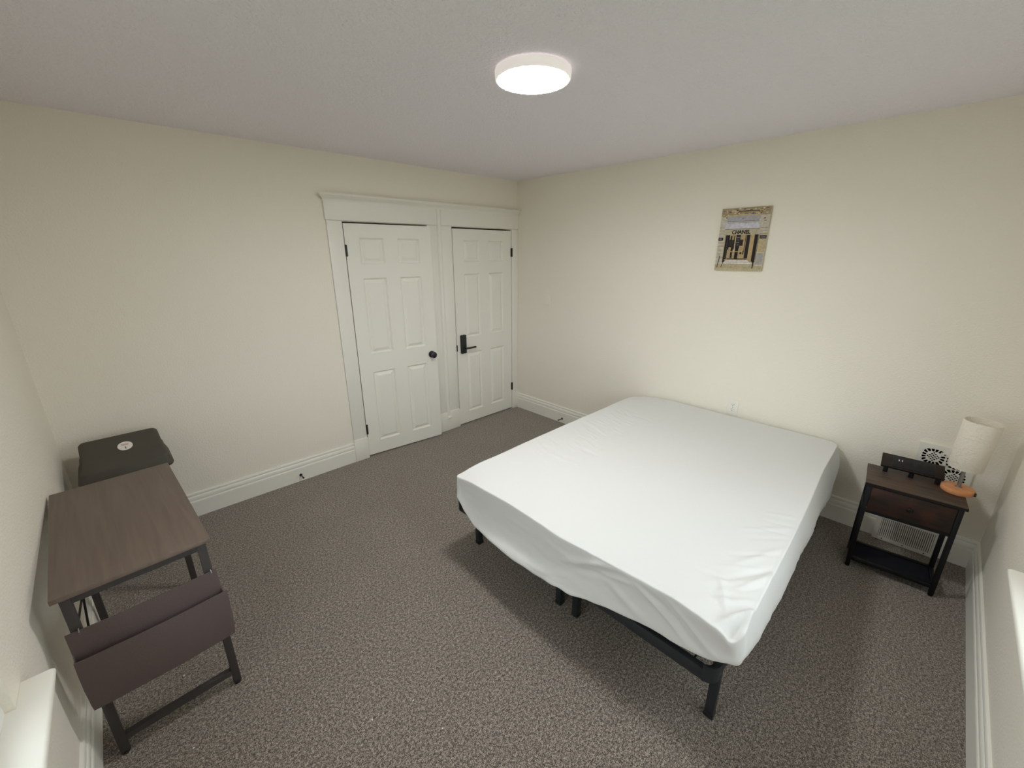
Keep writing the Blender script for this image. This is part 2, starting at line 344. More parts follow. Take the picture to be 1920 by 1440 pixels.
# windows -----------------------------------------------------------------
def make_window(name, label, frame_mtx, w):
    """local: x along the wall 0..w, y outwards (wall face y=0), z up from the sill"""
    o = struct(empty(name), label); h = WZ1-WZ0; g = 0.025
    o.matrix_world = frame_mtx
    def bx(nm, *a, mt='vinyl', par=o, bev=0.002): return MB().box(*a).build(nm, M[mt], par, bevel=bev)
    s0 = WZ0+0.0
    # stool with rounded front and horns past the opening
    sp = [(0.09, 0.0), (-0.052, 0.0), (-0.060, 0.003), (-0.065, 0.010), (-0.066, 0.0145), (-0.064, 0.021), (-0.058, 0.025), (0.09, 0.025)]
    st = MB().prism([(min(p, -0.0005), q) for p, q in sp], 'x', -0.095, w+0.095).box(0.001, w-0.001, -0.0005, 0.09, 0.0, 0.025)
    st.build('stool', M['trim'], o, smooth=True)
    MB().box(-0.07, w+0.07, -0.016, -0.001, -0.085, -0.001).build('apron', M['trim'], o, bevel=0.003)
    # vinyl frame set 5 cm back
    y0, y1 = 0.018, 0.095; t = 0.040
    bx('frame_jamb', 0, t, y0, y1, g, h); bx('frame_jamb', w-t, w, y0, y1, g, h)
    bx('frame_head', t, w-t, y0, y1, h-t, h); bx('frame_sill', t, w-t, y0, y1, g, g+t)
    m = (g+h)/2
    for nm, za, zb, ya in (('lower_sash', g+t, m+0.02, 0.028), ('upper_sash', m-0.02, h-t, 0.060)):
        s = MB(); r = 0.038
        s.box(t, t+r, ya, ya+0.028, za, zb).box(w-t-r, w-t, ya, ya+0.028, za, zb).box(t+r, w-t-r, ya, ya+0.028, za, za+r).box(t+r, w-t-r, ya, ya+0.028, zb-r, zb)
        so = s.build(nm, M['vinyl'], o)
        MB().box(t+r, w-t-r, ya+0.012, ya+0.016, za+r, zb-r).build('pane', M['glass'], so)
    return o
make_window('window_1', 'white sash window in the left wall', Matrix.Translation((-W, L0, WZ0)) @ Matrix.Rotation(PI/2, 4, 'Z'), L1-L0)
make_window('window_2', 'white sash window in the front wall by the nightstand', Matrix.Translation((R1, -D, WZ0)) @ Matrix.Rotation(PI, 4, 'Z'), R1-R0)

# ------------------------------------------------------------------ ceiling lamp
cl = empty('ceiling_light', (-1.918, -2.043, H)); tag(cl, 'round white flush ceiling light, switched on', 'ceiling light')
MB().lathe([(0.0, 0), (0.140, 0.0), (0.140, -0.005), (0.158, -0.005), (0.1585, -0.010), (0.157, -0.036), (0.153, -0.040), (0.1485, -0.040), (0.1485, -0.034), (0.0, -0.034)], 64, closed=False).build('housing', M['lamp_rim'], cl, smooth=True)
MB().lathe([(0.0, -0.0442), (0.07, -0.0440), (0.13, -0.0430), (0.145, -0.0412), (0.1483, -0.0385), (0.1483, -0.0345), (0.0, -0.0345)], 64, closed=False).build('diffuser', M['diffuser'], cl, smooth=True)

# ------------------------------------------------------------------ bed
bed = empty('bed_frame', (-1.04, -2.39, 0)); tag(bed, 'low black metal platform bed frame under the white mattress', 'bed frame')
bx0, by0 = -1.04, -2.39
def bl(x, y, z): return (x-bx0, y-by0, z)
FX, HX, YL, YR = -2.100, -0.045, -1.602, -3.150
ZT = 0.352
def bbox(name, x0, x1, y0, y1, z0, z1, bev=0.003):
    return MB().box(x0-bx0, x1-bx0, y0-by0, y1-by0, z0, z1).build(name, M['gun'], bed, bevel=bev)
CR = 0.045
bbox('foot_rail', FX, FX+0.028, -2.36, YL-CR, ZT-0.054, ZT); bbox('foot_rail', FX, FX+0.028, YR+CR, -2.40, ZT-0.054, ZT)
bbox('head_rail', HX-0.03, HX, YR+0.02, YL-0.02, ZT-0.055, ZT)
bbox('side_rail', FX+CR, HX-0.03, YL-0.028, YL, ZT-0.054, ZT); bbox('side_rail', FX+CR, HX-0.03, YR, YR+0.028, ZT-0.054, ZT)
bbox('centre_rail', FX+0.03, HX-0.03, -2.345, -2.315, ZT-0.045, ZT-0.005); bbox('centre_rail', FX+0.03, HX-0.03, -2.455, -2.425, ZT-0.045, ZT-0.005)
for y, sgn in ((YL, 1), (YR, -1)):                                   # rounded corners of the frame tube, with a low retaining lip
    cx, cy = FX+CR-bx0, y-sgn*CR-by0
    def arc_(r): return [(cx-r*math.sin(PI/2*i/10), cy+sgn*r*math.cos(PI/2*i/10)) for i in range(11)]
    MB().prism(arc_(CR)+arc_(CR-0.028)[::-1], 'z', ZT-0.054, ZT).prism(arc_(CR+0.003)+arc_(CR-0.004)[::-1], 'z', ZT-0.050, ZT+0.022).build('frame_corner', M['gun'], bed, smooth=True)
for x in (-1.965, -1.02, -0.22):
    for y in (-1.650, -2.330, -2.440, -3.122):
        lg = MB().box(-0.017, 0.017, -0.017, 0.017, 0.012, ZT-0.05).build('leg', M['gun'], bed, bevel=0.003, loc=bl(x, y, 0))
        MB().box(-0.0185, 0.0185, -0.0185, 0.0185, 0.0, 0.022).build('foot_cap', M['black'], lg, bevel=0.002)
for x in (-1.965, -1.02, -0.22):                                     # cross tubes the folding legs hang from
    bbox('cross_tube', x-0.014, x+0.014, YR+0.028, -2.455, ZT-0.052, ZT-0.024); bbox('cross_tube', x-0.014, x+0.014, -2.315, YL-0.028, ZT-0.052, ZT-0.024)
for i in range(17):
    x = FX+0.10+i*0.117
    MB().box(x-bx0-0.012, x-bx0+0.012, YR+0.03-by0, -2.455-by0, ZT-0.014, ZT-0.003).box(x-bx0-0.012, x-bx0+0.012, -2.425-by0, -2.345-by0, ZT-0.014, ZT-0.003).box(x-bx0-0.012, x-bx0+0.012, -2.315-by0, YL-0.03-by0, ZT-0.014, ZT-0.003).build('slat', M['gun'], bed)
for i in range(12):
    y = YR+0.09+i*0.122
    if abs(y+2.385) < 0.09: continue
    MB().rod((FX+0.03-bx0, y-by0, ZT-0.018), (HX-0.03-bx0, y-by0, ZT-0.018), 0.004, 6).build('wire', M['gun'], bed)

# mattress with loose fitted sheet
mt = empty('mattress', (bx0, by0, ZT)); tag(mt, 'thick queen mattress in a loose white fitted sheet, pushed against the right wall', 'mattress')
ZM = 0.577
def left_y(x): return interp([(-2.12, -1.652), (-1.85, -1.658), (-1.2, -1.642), (-0.6, -1.645), (-0.02, -1.635)], x)
def right_y(x): return interp([(-2.12, -3.205), (-1.9, -3.198), (-1.45, -3.186), (-1.0, -3.168), (-0.55, -3.142), (-0.02, -3.132)], x)
def foot_x(y): return interp([(-3.25, -2.100), (-3.14, -2.112), (-2.95, -2.100), (-2.72, -2.116), (-2.44, -2.134), (-2.08, -2.118), (-1.65, -2.132)], y)
HEADX = -0.034
def outline(step=0.0092):
    """closed outline, counter-clockwise from head-left along left edge, foot, right, head; returns points, outward normals, sides"""
    raw = []
    N = 400
    rl, rf, rr, rh = 0.06, 0.022, 0.05, 0.16
    yl0 = left_y(0); yr0 = right_y(0)
    def arc(cx, cy, r, a0, a1, k=14): return [(cx+r*math.cos(a0+(a1-a0)*i/k), cy+r*math.sin(a0+(a1-a0)*i/k)) for i in range(k+1)]
    raw += arc(HEADX-rh, yl0-rh, rh, 0, PI/2)
    x = HEADX-rh-0.04
    fxl = foot_x(-1.66)
    while x > fxl+rf+0.02: raw.append((x, left_y(x))); x -= 0.04
    raw += arc(fxl+rf, left_y(fxl)-rf, rf, PI/2, PI)
    y = left_y(fxl)-rf-0.04
    fxr = foot_x(-3.20)
    while y > right_y(fxr)+rr+0.02: raw.append((foot_x(y), y)); y -= 0.04
    raw += arc(fxr+rr, right_y(fxr)+rr, rr, PI, 1.5*PI)
    x = fxr+rr+0.04
    while x < HEADX-rl-0.02: raw.append((x, right_y(x))); x += 0.04
    raw += arc(HEADX-rl, yr0+rl, rl, 1.5*PI, 2*PI)
    y = yr0+rl+0.04
    while y < yl0-rh-0.02: raw.append((HEADX, y)); y += 0.04
    P = [Vector(p) for p in raw]
    out = []; acc = 0.0
    for i in range(len(P)):
        a, b = P[i], P[(i+1) % len(P)]; l = (b-a).length
        while acc < l: out.append(a+(b-a)*(acc/l)); acc += step
        acc -= l
    n = len(out); nor = []
    for i in range(n):
        t = (out[(i+3) % n]-out[i-3]).normalized(); nor.append(Vector((-t.y, t.x)) * (1))
    c = Vector((-1.05, -2.4))
    nor = [m if m.dot(p-c) > 0 else -m for m, p in zip(nor, out)]
    return out, nor
def ridge(p, q, a, b, wd):
    """distance-based crease profile around segment a-b in 2D"""
    ap = (p-a[0], q-a[1]); ab = (b[0]-a[0], b[1]-a[1]); L2 = ab[0]**2+ab[1]**2
    t = max(0, min(1, (ap[0]*ab[0]+ap[1]*ab[1])/L2)); dx = ap[0]-t*ab[0]; dy = ap[1]-t*ab[1]
    fade = math.sin(PI*min(0.98, max(0.08, 0.1+0.8*t)))
    return math.exp(-(dx*dx+dy*dy)/(wd*wd))*fade
TOPCREASE = [((-2.085, -3.12), (-1.962, -3.192), .014, .026), ((-2.104, -3.162), (-2.012, -3.191), .013, -.022), ((-2.09, -3.195), (-1.96, -3.193), .013, .026),
    ((-1.899, -3.117), (-1.705, -3.19), .013, .010), ((-1.842, -3.078), (-1.658, -3.187), .012, -.009), ((-1.757, -3.058), (-1.497, -3.175), .014, .006), ((-1.70, -3.03), (-1.56, -3.17), .011, -.005),
    ((-1.858, -3.043), (-2.006, -3.117), .012, .006), ((-1.95, -3.04), (-2.06, -3.15), .011, -.006), ((-2.0, -3.08), (-1.90, -3.185), .010, .007), ((-1.93, -3.10), (-1.80, -3.18), .010, -.006)]
random.seed(3)
for i in range(64):
    x = -0.50-random.random()*1.15; y = -1.67-random.random()**1.4*0.34; a = random.uniform(-0.55, -0.05); l = random.uniform(0.05, 0.16)
    TOPCREASE.append(((x, y), (x+l*a, y-l), random.uniform(.006, .011), random.choice((1, -1))*random.uniform(.0018, .0036)))
for i in range(14):
    x = -1.15-random.random()*0.85; y = -3.14; l = random.uniform(0.07, 0.18); a = random.uniform(-1.3, -0.3)
    TOPCREASE.append(((x, y-0.02), (x+l*a, y+l), random.uniform(.008, .013), random.choice((1, -1))*random.uniform(.002, .004)))
FOOTCREASE = [((-2.458, .452), (-2.732, .585), .014, .014), ((-2.50, .425), (-2.76, .545), .018, -.012), ((-2.578, .482), (-2.80, .530), .010, .007), ((-2.81, .545), (-3.04, .415), .010, .008), ((-2.84, .55), (-3.10, .42), .010, -.006), ((-2.941, .56), (-3.13, .44), .010, .007), ((-2.70, .47), (-2.86, .40), .018, .009),
    ((-2.398, .306), (-2.646, .333), .012, .009), ((-2.905, .53), (-3.0, .47), .008, -.005), ((-1.97, .318), (-2.463, .350), .016, .006), ((-2.2, .36), (-2.6, .42), .02, -.006), ((-2.30, .33), (-2.52, .40), .012, .007), ((-2.0, .46), (-2.3, .50), .012, .003), ((-2.35, .50), (-2.6, .47), .012, .004)]
def top_h(x, y):
    z = ZM
    z -= 0.016*math.exp(-((x+2.12)**2+(y+1.66)**2)/0.10**2)
    z -= 0.030*math.exp(-((x+2.11)**2+(y+3.20)**2)/0.09**2)
    z -= 0.022*math.exp(-((x+0.03)**2+(y+1.64)**2)/0.16**2)
    z += 0.004*noise.noise(Vector((x*2.2, y*2.2, 1.3)))
    z += 0.0012*noise.noise(Vector((x*9, y*22, 4.0)))
    for a, b, wd, amp in TOPCREASE: 
        if abs(x-a[0]) < 0.42 and abs(y-a[1]) < 0.42: z += amp*ridge(x, y, a, b, wd)
    return z
HEM_FOOT = [(-3.21, .445), (-3.13, .408), (-2.97, .384), (-2.74, .360), (-2.54, .325), (-2.35, .311), (-2.08, .304), (-1.84, .320), (-1.74, .372), (-1.67, .430)]
HEM_RIGHT = [(-2.1, .445), (-1.95, .390), (-1.7, .362), (-1.4, .350), (-1.0, .340), (-.6, .318), (-.3, .290), (-.18, .330), (-.08, .400), (-.03, .43)]
def make_sheet():
    P, Nn = outline(); n = len(P); c = Vector((-1.06, -2.41)); RE = 0.014
    v = []; f = []; rings = 0
    aa = [0.0, 0.03] + [0.03+0.97*((i+1)/100.0)**0.85 for i in range(100)]
    def ring(fn):
        nonlocal rings
        for i in range(n): v.append(fn(i))
        rings += 1
    for a in aa[1:]:
        def fn(i, a=a):
            q = P[i]-Nn[i]*RE; r = c+(q-c)*a; return (r.x, r.y, top_h(r.x, r.y))
        ring(fn)
    edge = []
    for k in range(1, 6):
        ph = PI/2*k/5
        def fn(i, ph=ph):
            q = P[i]-Nn[i]*RE*(1-math.sin(ph)); z0 = top_h(P[i].x-Nn[i].x*RE, P[i].y-Nn[i].y*RE)
            wob = 0.004*noise.noise(Vector((P[i].x*6, P[i].y*6, 9.0)))
            seam = 0.0035*math.exp(-((ph-0.7)/0.4)**2)
            return (q.x+Nn[i].x*seam, q.y+Nn[i].y*seam, z0+seam+wob*math.sin(ph)-RE*(1-math.cos(ph)))
        ring(fn)
    NS = 26
    info = []
    for i in range(n):
        p, m = P[i], Nn[i]
        wf = max(0, -m.x); wr = max(0, -m.y); wl = max(0, m.y); wh = max(0, m.x)
        s = wf*wf+wr*wr+wl*wl+wh*wh
        hz = (wf*wf*interp(HEM_FOOT, p.y)+wr*wr*interp(HEM_RIGHT, p.x)+(wl*wl)*interp([(-2.13, .400), (-1.7, .375), (-1.2, .345)], p.x)+wh*wh*0.36)/s
        rag = 0.006*noise.noise(Vector((p.x*14, p.y*14, 2)))
        if wr > 0.7 and p.x > -0.42: rag += 0.018*noise.noise(Vector((p.x*30, 1.7, 0)))
        info.append((wf, wr, wl, wh, hz+rag))
    for k in range(1, NS+1):
        t = k/NS
        def fn(i, t=t):
            wf, wr, wl, wh, hz = info[i]; p, m = P[i], Nn[i]
            zt = top_h(p.x-m.x*RE, p.y-m.y*RE)-RE; z = zt+(hz-zt)*t
            off = 0.0
            if wf > 0.5:
                w = (wf-0.5)*2
                lm = math.exp(-((p.y+2.15)/0.38)**2)                       # loose flared part left of the middle
                off += w*(-0.010*math.sin(PI*min(1, t*1.1))+lm*0.050*max(0, (t-0.60)/0.40)**1.5+0.008*noise.noise(Vector((p.y*3, z*5, 0)))*t)
                # tucks in under the near corner
                nc = max(0, min(1, (-3.0-p.y)/0.2)); off -= w*nc*0.012*t**2
                for a, b, wd, amp in FOOTCREASE: off += w*amp*ridge(p.y, z, a, b, wd)
                off += w*0.0022*noise.noise(Vector((p.y*9+z*14, z*26-p.y*7, 5)))
            if wr > 0.3:
                w = min(1, (wr-0.3)*2)
                off += w*(interp([(-2.1, .016), (-1.3, .022), (-.6, .036), (-.03, .042)], p.x)*min(1.0, t*1.3)**1.2+0.007*noise.noise(Vector((p.x*4, z*3, 3)))*t+0.004*noise.noise(Vector((p.x*16+z*6, z*9, 7)))*t)
                hd = max(0, min(1, (p.x+0.25)/0.2)); off += w*hd*(0.012*math.sin(PI*t)-0.012*t)
                ft = max(0, min(1, (-1.75-p.x)/0.3)); off -= w*ft*0.012*t**2
            if wl > 0.3: off += 0.006*math.sin(PI*t)
            return (p.x+m.x*off, p.y+m.y*off, z)
        ring(fn)
    last = v[-n:]
    def fn(i): x, y, z = last[i]; return (x-Nn[i].x*0.004, y-Nn[i].y*0.004, z-0.004)
    ring(fn)
    def fn(i): x, y, z = last[i]; return (x-Nn[i].x*0.014, y-Nn[i].y*0.014, z+0.004)
    ring(fn)
    for k in range(rings-1):
        f += [(k*n+i, k*n+(i+1) % n, (k+1)*n+(i+1) % n, (k+1)*n+i) for i in range(n)]
    v.append((c.x, c.y, top_h(c.x, c.y))); q = len(v)-1
    f += [(q, (i+1) % n, i) for i in range(n)]
    b = MB(); b.v = [(x-bx0, y-by0, z-ZT) for x, y, z in v]; b.f = f
    o = b.build('fitted_sheet', M['sheet'], mt, smooth=PI)
    return o
make_sheet()
MB().box(-2.035-bx0, -0.062-bx0, -3.105-by0, -1.69-by0, 0.002, ZM-ZT-0.04).build('mattress_core', M['mattress'], mt, bevel=0.03, seg=4)

# ------------------------------------------------------------------ desk
RZ = 0.049
dk = empty('desk', (-3.721, -1.662, 0), RZ); tag(dk, 'small brown topped desk with thin black legs along the left wall', 'desk')
DW, DL, DT = 0.427, 0.892, 0.750      # local x across, y towards the back wall
MB().box(-0.004, DW+0.002, -0.002, DL, DT-0.018, DT).build('tabletop', M['desk'], dk, bevel=0.002)
tb = 0.013
def dpart(name, a, b, r=tb): return MB().rod(a, b, r, square=True).build(name, M['deskmetal'], dk)
for x in (0.028, DW-0.028):
    for y in (0.022, DL-0.06):
        lg = MB().box(-0.014, 0.014, -0.014, 0.014, 0.012, DT-0.018).build('leg', M['deskmetal'], dk, bevel=0.002, loc=(x, y, 0))
        MB().lathe([(0, 0), (0.013, 0), (0.015, 0.004), (0.015, 0.016), (0, 0.016)], 12, closed=False).build('foot_cap', M['black'], lg)
for y in (0.022, DL-0.06):
    dpart('apron_rail', (0.042, y, DT-0.032), (DW-0.042, y, DT-0.032))
dpart('stretcher', (0.042, 0.022, 0.072), (DW-0.042, 0.022, 0.072), 0.012)
for x in (0.028, DW-0.028): dpart('apron_rail', (x, 0.036, DT-0.032), (x, DL-0.074, DT-0.032))
for a, b in (((0.026, 0.036, 0.33), (0.026, DL-0.074, 0.555)), ((0.018, 0.036, 0.555), (0.018, DL-0.074, 0.33))):
    MB().rod(a, b, 0.004, 8).build('cross_brace', M['deskmetal'], dk, smooth=True)
# cloth pouch hung on the front legs (local, facing -y)
pch = empty('storage_pouch', (-3.721, -1.662, 0), RZ); pch.parent = None
pch.name = 'storage_pouch'; tag(pch, 'dark brown fabric storage pouch hanging from the near end of the desk', 'storage pouch')
def cloth_panel(name, rows, thick=0.004):
    """rows: list of (xl, xr, y, z) top to bottom"""
    b = MB(); k = 16; vs = []
    for (xl, xr, y, z) in rows:
        for i in range(k+1):
            t = i/k; x = xl+(xr-xl)*t
            vs.append((x, y-0.006*math.sin(PI*t)+0.002*noise.noise(Vector((x*12, z*12, 1))), z+0.002*math.sin(PI*t)*-1))
    nr = len(rows); m = len(vs)
    vs += [(x, y+thick, z) for x, y, z in vs]
    fs = []
    for r in range(nr-1):
        for i in range(k):
            a = r*(k+1)+i; q = (a, a+1, a+k+2, a+k+1); fs.append(q); fs.append(tuple(j+m for j in q[::-1]))
    bd = [i for i in range(k+1)]+[r*(k+1)+k for r in range(1, nr)]+[(nr-1)*(k+1)+i for i in range(k-1, -1, -1)]+[r*(k+1) for r in range(nr-2, 0, -1)]
    for a, c in zip(bd, bd[1:]+bd[:1]): fs.append((a, a+m, c+m, c))
    return b.add(vs, fs).build(name, M['bag'], pch, smooth=True)
cloth_panel('back_panel', [(0.000, DW-0.004, 0.000, 0.604), (0.000, DW-0.004, 0.000, 0.56), (0.000, DW-0.002, 0.000, 0.45), (0.002, DW, -0.004, 0.33), (0.006, DW-0.004, -0.012, 0.285)])
cloth_panel('front_panel', [(0.000, DW+0.008, -0.036, 0.512), (-0.001, DW+0.008, -0.037, 0.46), (-0.001, DW+0.007, -0.036, 0.39), (0.001, DW+0.004, -0.032, 0.32), (0.002, DW, -0.028, 0.292), (0.003, DW, -0.016, 0.283)])
for sx, xa in ((1, 0.000), (-1, DW-0.003)):
    MB().prism([(0.002, 0.520), (-0.012, 0.505), (-0.034, 0.508), (-0.035, 0.46), (-0.034, 0.39), (-0.030, 0.32), (-0.016, 0.287), (-0.008, 0.287), (0.002, 0.33), (0.004, 0.45)], 'x', xa, xa+0.003).build('side_gusset', M['bag'], pch)
for x in (0.028, DW-0.028):
    h = MB().tube([(x+0.006, -0.006, 0.594), (x+0.006, -0.010, 0.602), (x+0.006, 0.001, 0.609), (x+0.006, 0.012, 0.604)], 0.0018, 8).build('hook', M['steel'], pch, smooth=True); h['label'] = 'small metal hook'

# ------------------------------------------------------------------ swing-top bin behind the desk
bn = empty('trash_bin', (-3.508, -0.245, 0), 0.02); tag(bn, 'charcoal plastic bin with a domed lid and white sticker behind the desk', 'trash bin')
def rrect(hx, hy, r, n=6, sx=0.0, sy=0.0):
    pts = []
    for cx, cy, a in ((hx-r, hy-r, 0), (-hx+r, hy-r, PI/2), (-hx+r, -hy+r, PI), (hx-r, -hy+r, 1.5*PI)):
        pts += [(sx+cx+r*math.cos(a+PI/2*i/n), sy+cy+r*math.sin(a+PI/2*i/n)) for i in range(n+1)]
    return pts
def loft(sections, cap0=True, cap1=True):
    n = len(sections[0][0]); b = MB(); vs = []; fs = []
    for poly, zf in sections:
        vs += [(x, y, zf(x, y) if callable(zf) else zf) for x, y in poly]
    for k in range(len(sections)-1):
        fs += [(k*n+i, k*n+(i+1) % n, (k+1)*n+(i+1) % n, (k+1)*n+i) for i in range(n)]
    if cap0: fs.append(tuple(range(n))[::-1])
    if cap1: fs.append(tuple((len(sections)-1)*n+i for i in range(n)))
    return b.add(vs, fs)
loft([(rrect(.125, .10, .03), 0.0), (rrect(.130, .105, .035), 0.006), (rrect(.165, .128, .035), 0.585)]).build('bin_body', M['bin'], bn, smooth=True)
# lid: rounded rim, then a slope that faces the room and a ridge near the wall
lid = loft([(rrect(.188, .138, .035), 0.578), (rrect(.203, .150, .04), 0.586), (rrect(.208, .155, .04), 0.600), (rrect(.203, .150, .04), 0.618),
      (rrect(.193, .140, .04), 0.645), (rrect(.189, .136, .04), lambda x, y: 0.652+max(0, (y+.136)/.26)*0.02), (rrect(.184, .130, .04), lambda x, y: 0.655+max(0, (y+.130)/.26)*0.03),
      (rrect(.178, .104, .025, sy=.016), lambda x, y: 0.668+max(0, (y+.088)/.20)*0.082), (rrect(.171, .090, .02, sy=.022), lambda x, y: 0.678+max(0, (y+.068)/.176)*0.081),
      (rrect(.160, .070, .02, sy=.025), lambda x, y: 0.690+max(0, (y+.045)/.14)*0.072)])
lid_o = lid.build('lid', M['bin'], bn, smooth=True)
sl = math.atan2(0.074, 0.140)
stc = MB().lathe([(0, 0), (0.034, 0), (0.034, 0.0012), (0, 0.0012)], 32, Matrix.Translation((0.016, 0.008, 0.7195)) @ Matrix.Rotation(sl, 4, 'X'), closed=False).build('sticker', M['sticker'], lid_o); stc['label'] = 'round white paper sticker'
pr = MB(); mm = Matrix.Translation((0.016, 0.008, 0.7195)) @ Matrix.Rotation(sl, 4, 'X')
for k, y in enumerate((0.014, 0.009, 0.004)): pr.box(-0.020+0.003*k, 0.020-0.003*k, y, y+0.0022, 0.0012, 0.0016, mm)
pr.build('sticker_lines', M['stickerprint'], lid_o)
MB().box(-0.0015, 0.0025, -0.024, -0.008, 0.0012, 0.0016, mm).box(-0.004, 0.0, -0.011, -0.008, 0.0012, 0.0016, mm).build('sticker_mark', M['slot'], lid_o)

# ------------------------------------------------------------------ nightstand
NR = 0.0902
# local: x = depth towards the wall, y = across (0 at left as seen, negative to the right)
ns = empty('nightstand', (-0.5142, -3.334, 0), NR); tag(ns, 'small dark brown nightstand with black metal frame in the right corner', 'nightstand')
NW, ND, NT = 0.403, 0.295, 0.567
nb = lambda nm, m, x0, x1, y0, y1, z0, z1, bev=0.0015, par=ns: MB().box(x0, x1, -y1, -y0, z0, z1).build(nm, M[m], par, bevel=bev)
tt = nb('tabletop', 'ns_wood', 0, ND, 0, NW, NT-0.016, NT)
nb('edge_band', 'ns_edge', -0.002, 0.0, 0, NW, NT-0.016, NT-0.001, 0, tt)
q = 0.011
for x in (0.020, ND-0.082):
    for y in (0.020, NW-0.020):
        lg = MB().box(-q, q, -q, q, 0.012, NT-0.016).build('leg', M['ns_metal'], ns, bevel=0.0015, loc=(x, -y, 0))
        MB().lathe([(0, 0), (0.011, 0), (0.012, 0.003), (0.012, 0.008), (0.006, 0.010), (0.006, 0.014), (0, 0.014)], 12, closed=False).build('foot', M['ns_metal'], lg)
for z, nm in ((0.390, 'drawer_rail'), (0.058, 'shelf_rail')):
    nb(nm, 'ns_metal', 0.010, 0.030, 0.031, NW-0.031, z-0.010, z+0.010); nb(nm, 'ns_metal', ND-0.092, ND-0.072, 0.031, NW-0.031, z-0.010, z+0.010)
    nb(nm, 'ns_metal', 0.031, ND-0.093, 0.010, 0.030, z-0.010, z+0.010); nb(nm, 'ns_metal', 0.031, ND-0.093, NW-0.030, NW-0.010, z-0.010, z+0.010)
nb('lower_shelf', 'ns_fabric', 0.030, ND-0.092, 0.030, NW-0.030, 0.050, 0.060)
nb('drawer_box', 'ns_edge', 0.028, ND-0.094, 0.033, NW-0.033, 0.401, 0.543)
dr = nb('drawer_front', 'ns_wood_shaded', 0.006, 0.026, 0.033, NW-0.033, 0.401, 0.545, 0.002)
MB().lathe([(0, 0), (0.006, 0), (0.006, 0.010), (0.013, 0.016), (0.014, 0.022), (0.010, 0.026), (0, 0.026)], 20, Matrix.Translation((0.006, -NW/2, 0.474)) @ Matrix.Rotation(-PI/2, 4, 'Y'), closed=False).build('knob', M['ns_metal'], dr, smooth=True)
# tilted rear riser with charging strip, on three short posts
TLT = math.radians(-24); RM = Matrix.Translation((0.205, 0, 0.612)) @ Matrix.Rotation(TLT, 4, 'Y')
rs = MB().box(0, 0.105, -0.318, -0.052, -0.012, 0.0, RM).build('riser_board', M['ns_wood_shaded'], ns, bevel=0.001)
nbx = MB().box(-0.0015, 0.0, -0.318, -0.052, -0.012, -0.0005, RM).build('edge_band', M['ns_edge'], rs)
cs = MB().box(0.006, 0.100, -0.278, -0.100, 0.0, 0.003, RM).build('charging_strip', M['strip'], rs, bevel=0.001)
cs['label'] = 'black charging strip with two white ports'
for y in (-0.127, -0.141): MB().box(0.058, 0.070, y-0.002, y+0.002, 0.0032, 0.0045, RM).build('usb_port', M['usb'], cs)
for y in (-0.18, -0.22, -0.26):
    MB().lathe([(0, 0), (0.013, 0), (0.013, 0.001), (0, 0.001)], 20, RM @ Matrix.Translation((0.052, y+0.004, 0.003)), closed=False).build('socket', M['slot'], cs)
for y in (0.078, 0.190, 0.298): nb('post', 'ns_metal', 0.220, 0.238, y-0.011, y+0.011, NT, 0.609, 0.001)

# ------------------------------------------------------------------ table lamp
lp = empty('table_lamp', (-0.283, -3.689, NT)); tag(lp, 'table lamp with cream fabric drum shade and pale wooden base on the nightstand', 'lamp')
MB().lathe([(0, 0), (0.064, 0), (0.0665, 0.004), (0.0665, 0.020), (0.064, 0.025), (0.060, 0.0265), (0, 0.0265)], 48, closed=False).build('base', M['lampwood'], lp, smooth=True)
MB().lathe([(0, 0), (0.0105, 0), (0.0105, 0.007), (0.008, 0.0085), (0, 0.009)], 16, Matrix.Translation((-0.020, -0.0615, 0.013)) @ Matrix.Rotation(PI/2+0.0, 4, 'X'), closed=False).build('switch', M['black'], lp, smooth=True)
MB().lathe([(0, 0.0266), (0.014, 0.0266), (0.013, 0.032), (0.0085, 0.034), (0.0085, 0.165), (0.015, 0.168), (0.015, 0.205), (0, 0.206)], 20, closed=False).build('stem', M['steel'], lp, smooth=True)
s0, s1 = 0.143, 0.405
sh = MB().lathe([(0.0655, s0), (0.0665, s0-0.002), (0.068, s0), (0.0725, s1), (0.0715, s1+0.002), (0.070, s1), (0.0655, s0)], 64, closed=False).build('lamp_shade', M['shade'], lp, smooth=math.radians(60)); sh.rotation_euler = (math.radians(2.0), 0, 0); sh.location = (0, 0.0065, 0)
sp = MB()
for k in range(3):
    a = 2*PI*k/3; sp.rod((0.015*math.cos(a), 0.015*math.sin(a), 0.185), (0.0675*math.cos(a), 0.0675*math.sin(a), 0.185), 0.0015, 6)
sp.build('shade_spider', M['steel'], sh)
MB().lathe([(0, 0.206), (0.012, 0.21), (0.026, 0.245), (0.028, 0.265), (0.02, 0.285), (0, 0.292)], 16, closed=False).build('bulb', M['plate'], lp, smooth=True)

# ------------------------------------------------------------------ registers on the right wall
vt = empty('floor_register', (-0.020, -3.565, 0)); tag(vt, 'white metal heat register with fine upright slats on the baseboard behind the nightstand', 'vent')
y0, y1, vz0, vz1, vx = -0.150, 0.150, 0.006, 0.190, -0.042
vf = MB(); fr = 0.026
vf.box(vx, 0.0, y0, y0+fr, vz0, vz1).box(vx, 0.0, y1-fr, y1, vz0, vz1).box(vx, 0.0, y0+fr, y1-fr, vz0, vz0+fr).box(vx, 0.0, y0+fr, y1-fr, vz1-fr, vz1)
vf.build('register_frame', M['vent'], vt)
MB().box(-0.010, -0.006, y0+fr, y1-fr, vz0+fr, vz1-fr).build('duct_back', M['ventdark'], vt)
sv = MB(); k = 27
for i in range(k):
    y = y0+fr+(y1-y0-2*fr)*(i+0.5)/k
    sv.box(vx+0.003, vx+0.020, y-0.0029, y+0.0029, vz0+fr, vz1-fr)
